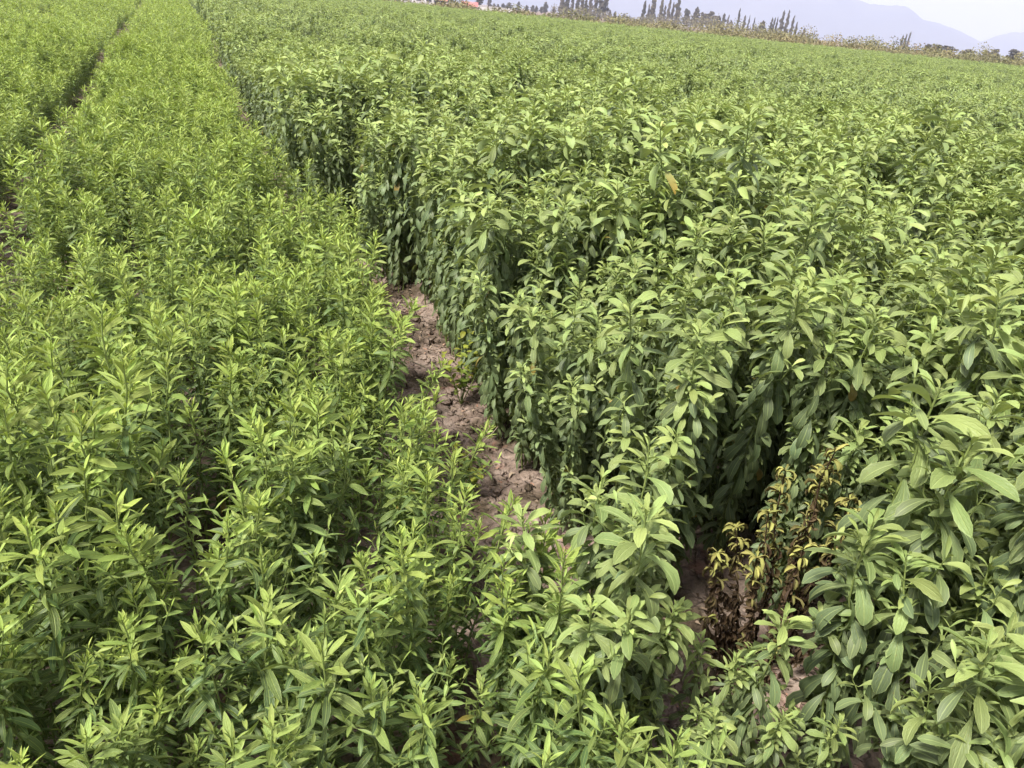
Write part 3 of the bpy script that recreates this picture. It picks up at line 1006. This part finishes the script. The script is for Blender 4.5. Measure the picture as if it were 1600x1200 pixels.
# ------------------------------------------------------------------ far trees
M_CROWN = plain_material('crown_poplar', [(0.0, (0.05, 0.055, 0.04)), (0.35, (0.09, 0.085, 0.065)), (0.6, (0.135, 0.118, 0.095)), (0.85, (0.19, 0.16, 0.12)), (1.0, (0.26, 0.23, 0.11))], 8, 0.85, 0.1, use_obj=True)
M_BARK = plain_material('bark', [(0.3, (0.14, 0.12, 0.10)), (0.7, (0.25, 0.22, 0.19))], 4, 0.9, 0.1)
CROWN, TRUNK = {}, {}
for kindt in ('poplar', 'slim', 'round'):
    for v in range(3):
        rg = np.random.default_rng(40 + v)
        g = Geo()
        n = {'poplar': 30, 'slim': 22, 'round': 26}[kindt]
        for k in range(n):                                # clumps up the height of a unit tree
            t = 0.12 + 0.86 * (k + 0.5) / n
            if kindt == 'round':
                wdt = 0.42 * math.sqrt(max(0.02, 1 - ((t - 0.58) / 0.45) ** 2))
            else:
                wdt = 0.5 * min(1, t / 0.3) * (1 - t) ** 0.45 * (0.85 + 0.3 * rg.random())
            a = rg.uniform(0, 6.28); rr = wdt * rg.uniform(0.1, 0.75)
            card_cloud(g, rg, (rr * math.cos(a), rr * math.sin(a), t), (wdt * 0.55, wdt * 0.55, 0.055), 60, 0.075, 0.25 + 0.3 * rg.random(), 0.3)
        CROWN[(kindt, v)] = g.mesh('crown', M_CROWN, smooth=False)
        gt = Geo()
        ts = np.linspace(0, 0.95, 8)
        P = np.stack([0.02 * np.sin(3 * ts + v), 0.02 * np.cos(2 * ts + v), ts], 1)
        V, F = tube(P, np.linspace(0.07, 0.01, 8), 6); gt.add(V, F)
        for k in range(9):
            t = 0.2 + 0.07 * k; a = k * 2.4
            e = np.array([math.cos(a) * 0.3, math.sin(a) * 0.3, t + 0.22])
            st = np.array([0, 0, t])
            V, F = tube(np.array([st, st * 0.5 + e * 0.5 + [0, 0, -0.02], e]), [0.02, 0.013, 0.005], 4); gt.add(V, F)
        TRUNK[(kindt, v)] = gt.mesh('trunk', M_BARK)


def ground_at(px, dist):
    """plan position seen along the sight line through pixel column px at the horizon, dist metres away"""
    d = bearing(px, 11 + 0.105 * (px - 800))
    q = np.array([d[0], d[1]]); q /= np.linalg.norm(q)
    return q * dist


tree_n = 0


def tree(px, top, wpx, dist, kindt, label, group):
    """px, top: column and top row where it was surveyed in the photograph; wpx its width"""
    global tree_n
    q = ground_at(px, dist)
    hy = 11 + 0.105 * (px - 800)
    dep = project((q[0], q[1], CAM_H))[2]
    h = CAM_H + (hy - top) / 1200 * dep * 1.0
    w = wpx / 1200 * dep * 1.6
    root = new_obj(kindt if kindt != 'round' else 'tree', None)
    root.name = {'poplar': 'poplar_tree', 'slim': 'poplar_tree', 'round': 'broadleaf_tree'}[kindt]
    root.matrix_basis = Matrix.Translation((q[0], q[1], 0)) @ Matrix.Rotation(tree_n * 1.3, 4, 'Z')
    tag(root, label, 'tree', group)
    v = tree_n % 3
    new_obj('trunk', TRUNK[(kindt, v)], root, Matrix.Diagonal((w, w, h, 1)))
    new_obj('crown', CROWN[(kindt, v)], root, Matrix.Diagonal((w, w, h, 1)))
    tree_n += 1


T_GROUP = 'trees beyond the far edge of the field'
# tall windbreak running out of the top of the picture
for i, (px, top, w) in enumerate([(877, -14, 9), (885, -18, 8), (893, -8, 5), (901, -16, 7), (908, -6, 6), (914, 2, 7), (921, -10, 7), (929, -4, 8), (936, -14, 7), (944, -20, 10)]):
    tree(px, top, w, 330, 'poplar', f'{ORD[i]} poplar from the left in the dense tall row cut by the top edge', T_GROUP)
for i, (px, top, w) in enumerate([(1004, 5, 6), (1011, 10, 4), (1017, -5, 11), (1030, 1, 6), (1036, 12, 5), (1042, 3, 6), (1048, 8, 5), (1055, -4, 8)]):
    tree(px, top, w, 340, 'poplar', f'{ORD[i]} poplar from the left in the thin cluster beside the dense tall row', T_GROUP)
for i, (px, top, w) in enumerate([(952, 17, 5), (960, 19, 6), (968, 24, 5), (974, 22, 5), (985, 29, 4), (991, 30, 4)]):
    tree(px, top, w, 340, 'poplar', f'{ORD[i]} short tree from the left between the two tall poplar clusters', T_GROUP)
for i, (px, top, w, kd) in enumerate([(1070, 17, 10, 'round'), (1085, 15, 11, 'poplar'), (1095, 22, 9, 'round'), (1108, 21, 16, 'round'), (1120, 27, 9, 'round'), (1128, 24, 7, 'poplar'), (1135, 26, 4, 'slim'), (1140, 33, 7, 'poplar'), (1150, 17, 4, 'slim'),
                                      (1160, 27, 6, 'poplar'), (1167, 27, 3, 'slim'), (1175, 30, 3, 'slim'), (1179, 43, 5, 'poplar'), (1189, 35, 10, 'poplar')]):
    tree(px, top, w, 345, kd, f'{ORD[i]} tree from the left in the pale mixed stand before the mountain', T_GROUP)
for i, (px, top, w) in enumerate([(1202, 31, 5), (1206, 31, 4), (1210, 30, 3), (1217, 21, 6), (1225, 21, 6), (1234, 28, 5), (1241, 37, 4)]):
    tree(px, top, w, 350, 'poplar', f'{ORD[i]} dark poplar from the left in the group left of the lone poplar', T_GROUP)
tree(1254, 45, 6, 350, 'poplar', 'lone short dark poplar before the hazy mountain', T_GROUP)
for i, (px, top, w) in enumerate([(1406, 57, 4), (1411, 56, 4), (1416, 53, 4)]):
    tree(px, top, w, 380, 'poplar', f'{ORD[i]} poplar from the left in the small trio below the mountain slope', T_GROUP)
for i, (px, top, w) in enumerate([(765, -4, 6), (772, 6, 6), (778, 7, 6), (786, 6, 7), (796, 5, 11), (810, 4, 7), (823, 9, 7), (832, 9, 7), (838, 10, 7), (846, 11, 7), (852, 5, 9), (865, 11, 6)]):
    tree(px, top, w, 420, 'poplar', f'{ORD[i]} small dark tree from the left in the far low row by the pole', T_GROUP)
tree(703, -14, 20, 330, 'round', 'wide dark tree between the farm buildings at the top edge', T_GROUP)
tree(748, -12, 12, 330, 'poplar', 'dark tree just right of the red-roofed hut', T_GROUP)
tree(645, -10, 14, 330, 'round', 'grey-green tree in front of the long pale farm building', T_GROUP)
for i, (px, top, w) in enumerate([(1448, 70, 12), (1462, 71, 18), (1480, 73, 20), (1512, 78, 18), (1540, 80, 14), (1552, 78, 12), (1582, 79, 18)]):
    tree(px, top, w, 260, 'round', f'{ORD[i]} low bushy tree from the left above the scrub at the right edge', T_GROUP)

# ------------------------------------------------------------------ farm buildings and pole at the top edge
M_WALL = plain_material('whitewash', [(0.3, (0.62, 0.60, 0.58)), (0.7, (0.78, 0.76, 0.74))], 0.6, 0.9, 0.1)
M_ROOF = plain_material('roof_red', [(0.3, (0.40, 0.15, 0.15)), (0.7, (0.50, 0.21, 0.21))], 0.8, 0.7, 0.2)
M_ROOF2 = plain_material('roof_orange', [(0.3, (0.45, 0.20, 0.14)), (0.7, (0.55, 0.27, 0.19))], 0.8, 0.7, 0.2)
M_DARK = plain_material('window_dark', [(0.3, (0.05, 0.06, 0.07)), (0.7, (0.09, 0.10, 0.11))], 1, 0.3, 0.5)
M_POLE = plain_material('pole_wood', [(0.3, (0.09, 0.08, 0.08)), (0.7, (0.16, 0.14, 0.13))], 2, 0.9, 0.1)


def box(name, x0, x1, y0, y1, z0, z1, mat, parent):
    V = np.array([(x, y, z) for z in (z0, z1) for y in (y0, y1) for x in (x0, x1)])
    F = np.array([(0, 1, 5, 4), (1, 3, 7, 5), (3, 2, 6, 7), (2, 0, 4, 6), (4, 5, 7, 6), (0, 2, 3, 1)])
    return new_obj(name, mesh_from(name, V, F, mat, smooth=False), parent)


def house(name, px, dist, ln, dp, hw, hr, roofm, label, nwin):
    q = ground_at(px, dist)
    root = new_obj(name, None)
    root.matrix_basis = Matrix.Translation((q[0], q[1], 0)) @ Matrix.Rotation(-math.atan2(q[0], q[1]), 4, 'Z')
    tag(root, label, 'building')
    box('wall', -ln / 2, ln / 2, 0, dp, 0, hw, M_WALL, root)
    o = 0.35
    V = np.array([(-ln / 2 - o, -o, hw + .01), (ln / 2 + o, -o, hw + .01), (ln / 2 + o, dp + o, hw + .01), (-ln / 2 - o, dp + o, hw + .01), (-ln / 2 - o, dp / 2, hw + hr), (ln / 2 + o, dp / 2, hw + hr)])
    me = bpy.data.meshes.new('roof'); me.from_pydata(V.tolist(), [], [(0, 1, 5, 4), (2, 3, 4, 5), (0, 4, 3), (1, 2, 5), (3, 2, 1, 0)]); me.materials.append(roofm)
    new_obj('roof', me, root)
    for k in range(nwin):
        x = -ln / 2 + ln * (k + 0.5) / nwin
        box('window' if k != nwin // 2 else 'door', x - 0.5, x + 0.5, -0.06, 0.02, 0.9 if k != nwin // 2 else 0, 2.1, M_DARK, root)


house('farm_building', 622, 170, 14, 5, 2.6, 1.0, M_WALL, 'long pale low farm building at the top edge left of the wide dark tree', 7)
house('farm_building', 684, 175, 3.4, 4, 1.3, 0.8, M_ROOF2, 'small pale building with an orange roof left of the wide dark tree', 3)
house('hut', 734, 185, 3.0, 3, 0.75, 0.9, M_ROOF, 'low hut with a bright red roof at the top edge', 0)
q0, q1 = ground_at(712, 215), ground_at(800, 215)
root = new_obj('boundary_wall', None)
root.matrix_basis = Matrix.Translation((q0[0], q0[1], 0)) @ Matrix.Rotation(math.atan2(q1[1] - q0[1], q1[0] - q0[0]), 4, 'Z')
tag(root, 'long low whitewashed wall behind the red-roofed hut', 'wall')
lw = float(np.linalg.norm(q1 - q0))
box('wall_panel', 0, lw, 0, 0.25, 0, 1.0, M_WALL, root)
box('coping', -0.1, lw + 0.1, -0.06, 0.31, 1.003, 1.1, M_WALL, root)
q = ground_at(763, 180)
root = new_obj('utility_pole', None); root.location = (q[0], q[1], 0)
tag(root, 'dark utility pole right of the red-roofed hut', 'pole')
V, F = tube(np.array([(0, 0, 0), (0, 0, 4), (0, 0, 8)]), [0.13, 0.11, 0.09], 8)
new_obj('post', mesh_from('post', V, F, M_POLE), root)
box('crossarm', -0.9, 0.9, -0.06, 0.06, 7.3, 7.42, M_POLE, root)

# ------------------------------------------------------------------ mountains
M_ROCK = plain_material('mountain_rock', [(0.3, (0.06, 0.07, 0.10)), (0.7, (0.11, 0.115, 0.14))], 0.004, 0.95, 0.05)


def mountain(name, pts_px, dist, label, seed):
    """a ridge whose crest runs through surveyed bearings, with slopes to front and back"""
    xs = np.linspace(pts_px[0][0], pts_px[-1][0], 150)
    ys = np.interp(xs, [p[0] for p in pts_px], [p[1] for p in pts_px])
    rows = []
    for x, yv in zip(xs, ys):
        hy = 11 + 0.105 * (x - 800)
        q = ground_at(x, dist)
        dep = project((q[0], q[1], CAM_H))[2]
        h = max(2.0, (hy - yv) / 1200 * dep * 1.0)
        h += 0.035 * h * noise.noise(Vector((x * 0.05, seed, 0))) + 0.03 * h * noise.noise(Vector((x * 0.21, seed, 3)))
        col = []
        for u in np.linspace(-1, 1, 25):
            prof = (1 - abs(u)) ** 0.9
            r = dist * (1 + 0.16 * u)
            p = q / dist * r
            e = noise.noise(Vector((x * 0.03, u * 4, seed))) * 0.16 + noise.noise(Vector((x * 0.09, u * 9, seed + 2))) * 0.07
            col.append((p[0], p[1], h * prof * (1 + e * (1 - prof) * 2.2) - 0.5))
        rows.append(col)
    V = np.array(rows).reshape(-1, 3)
    o = new_obj(name, mesh_from(name, V, grid_faces(len(xs), 25), M_ROCK))
    tag(o, label, kind='structure')


mountain('mountain', [(600, -50), (860, -42), (950, -44), (1050, -52), (1150, -48), (1230, -30), (1290, -8), (1312, 3), (1338, 10), (1345, 13), (1395, 15), (1410, 22), (1428, 34), (1452, 40), (1470, 44), (1498, 55), (1522, 65), (1545, 76), (1580, 92)],
         3500, 'pale blue hazy mountain rising at the top of the picture', 1.0)
mountain('mountain', [(1470, 80), (1525, 66), (1545, 59), (1568, 53), (1580, 54), (1600, 50), (1660, 38), (1720, 45), (1800, 60), (1900, 90)], 4000, 'lower hazy mountain at the right edge behind the first', 2.0)

# ------------------------------------------------------------------ haze
m, n, l, out = nt('haze')
pv = n.new('ShaderNodeVolumePrincipled')
pv.inputs['Color'].default_value = (0.71, 0.78, 1.0, 1)
pv.inputs['Density'].default_value = 0.00043
pv.inputs['Anisotropy'].default_value = 0.0
l.new(pv.outputs[0], out.inputs['Volume'])
V = np.array([(x, y, z) for z in (-2.0, 330.0) for y in (-5000, 5000) for x in (-5000, 5000)])
F = np.array([(0, 1, 5, 4), (1, 3, 7, 5), (3, 2, 6, 7), (2, 0, 4, 6), (4, 5, 7, 6), (0, 2, 3, 1)])
hz = new_obj('haze', mesh_from('haze', V, F, m, smooth=False))
tag(hz, 'thin pale haze in the air over the whole field', 'haze', kind='stuff')

sc.collection.children.link(COL)
print('objects', len(bpy.data.objects))
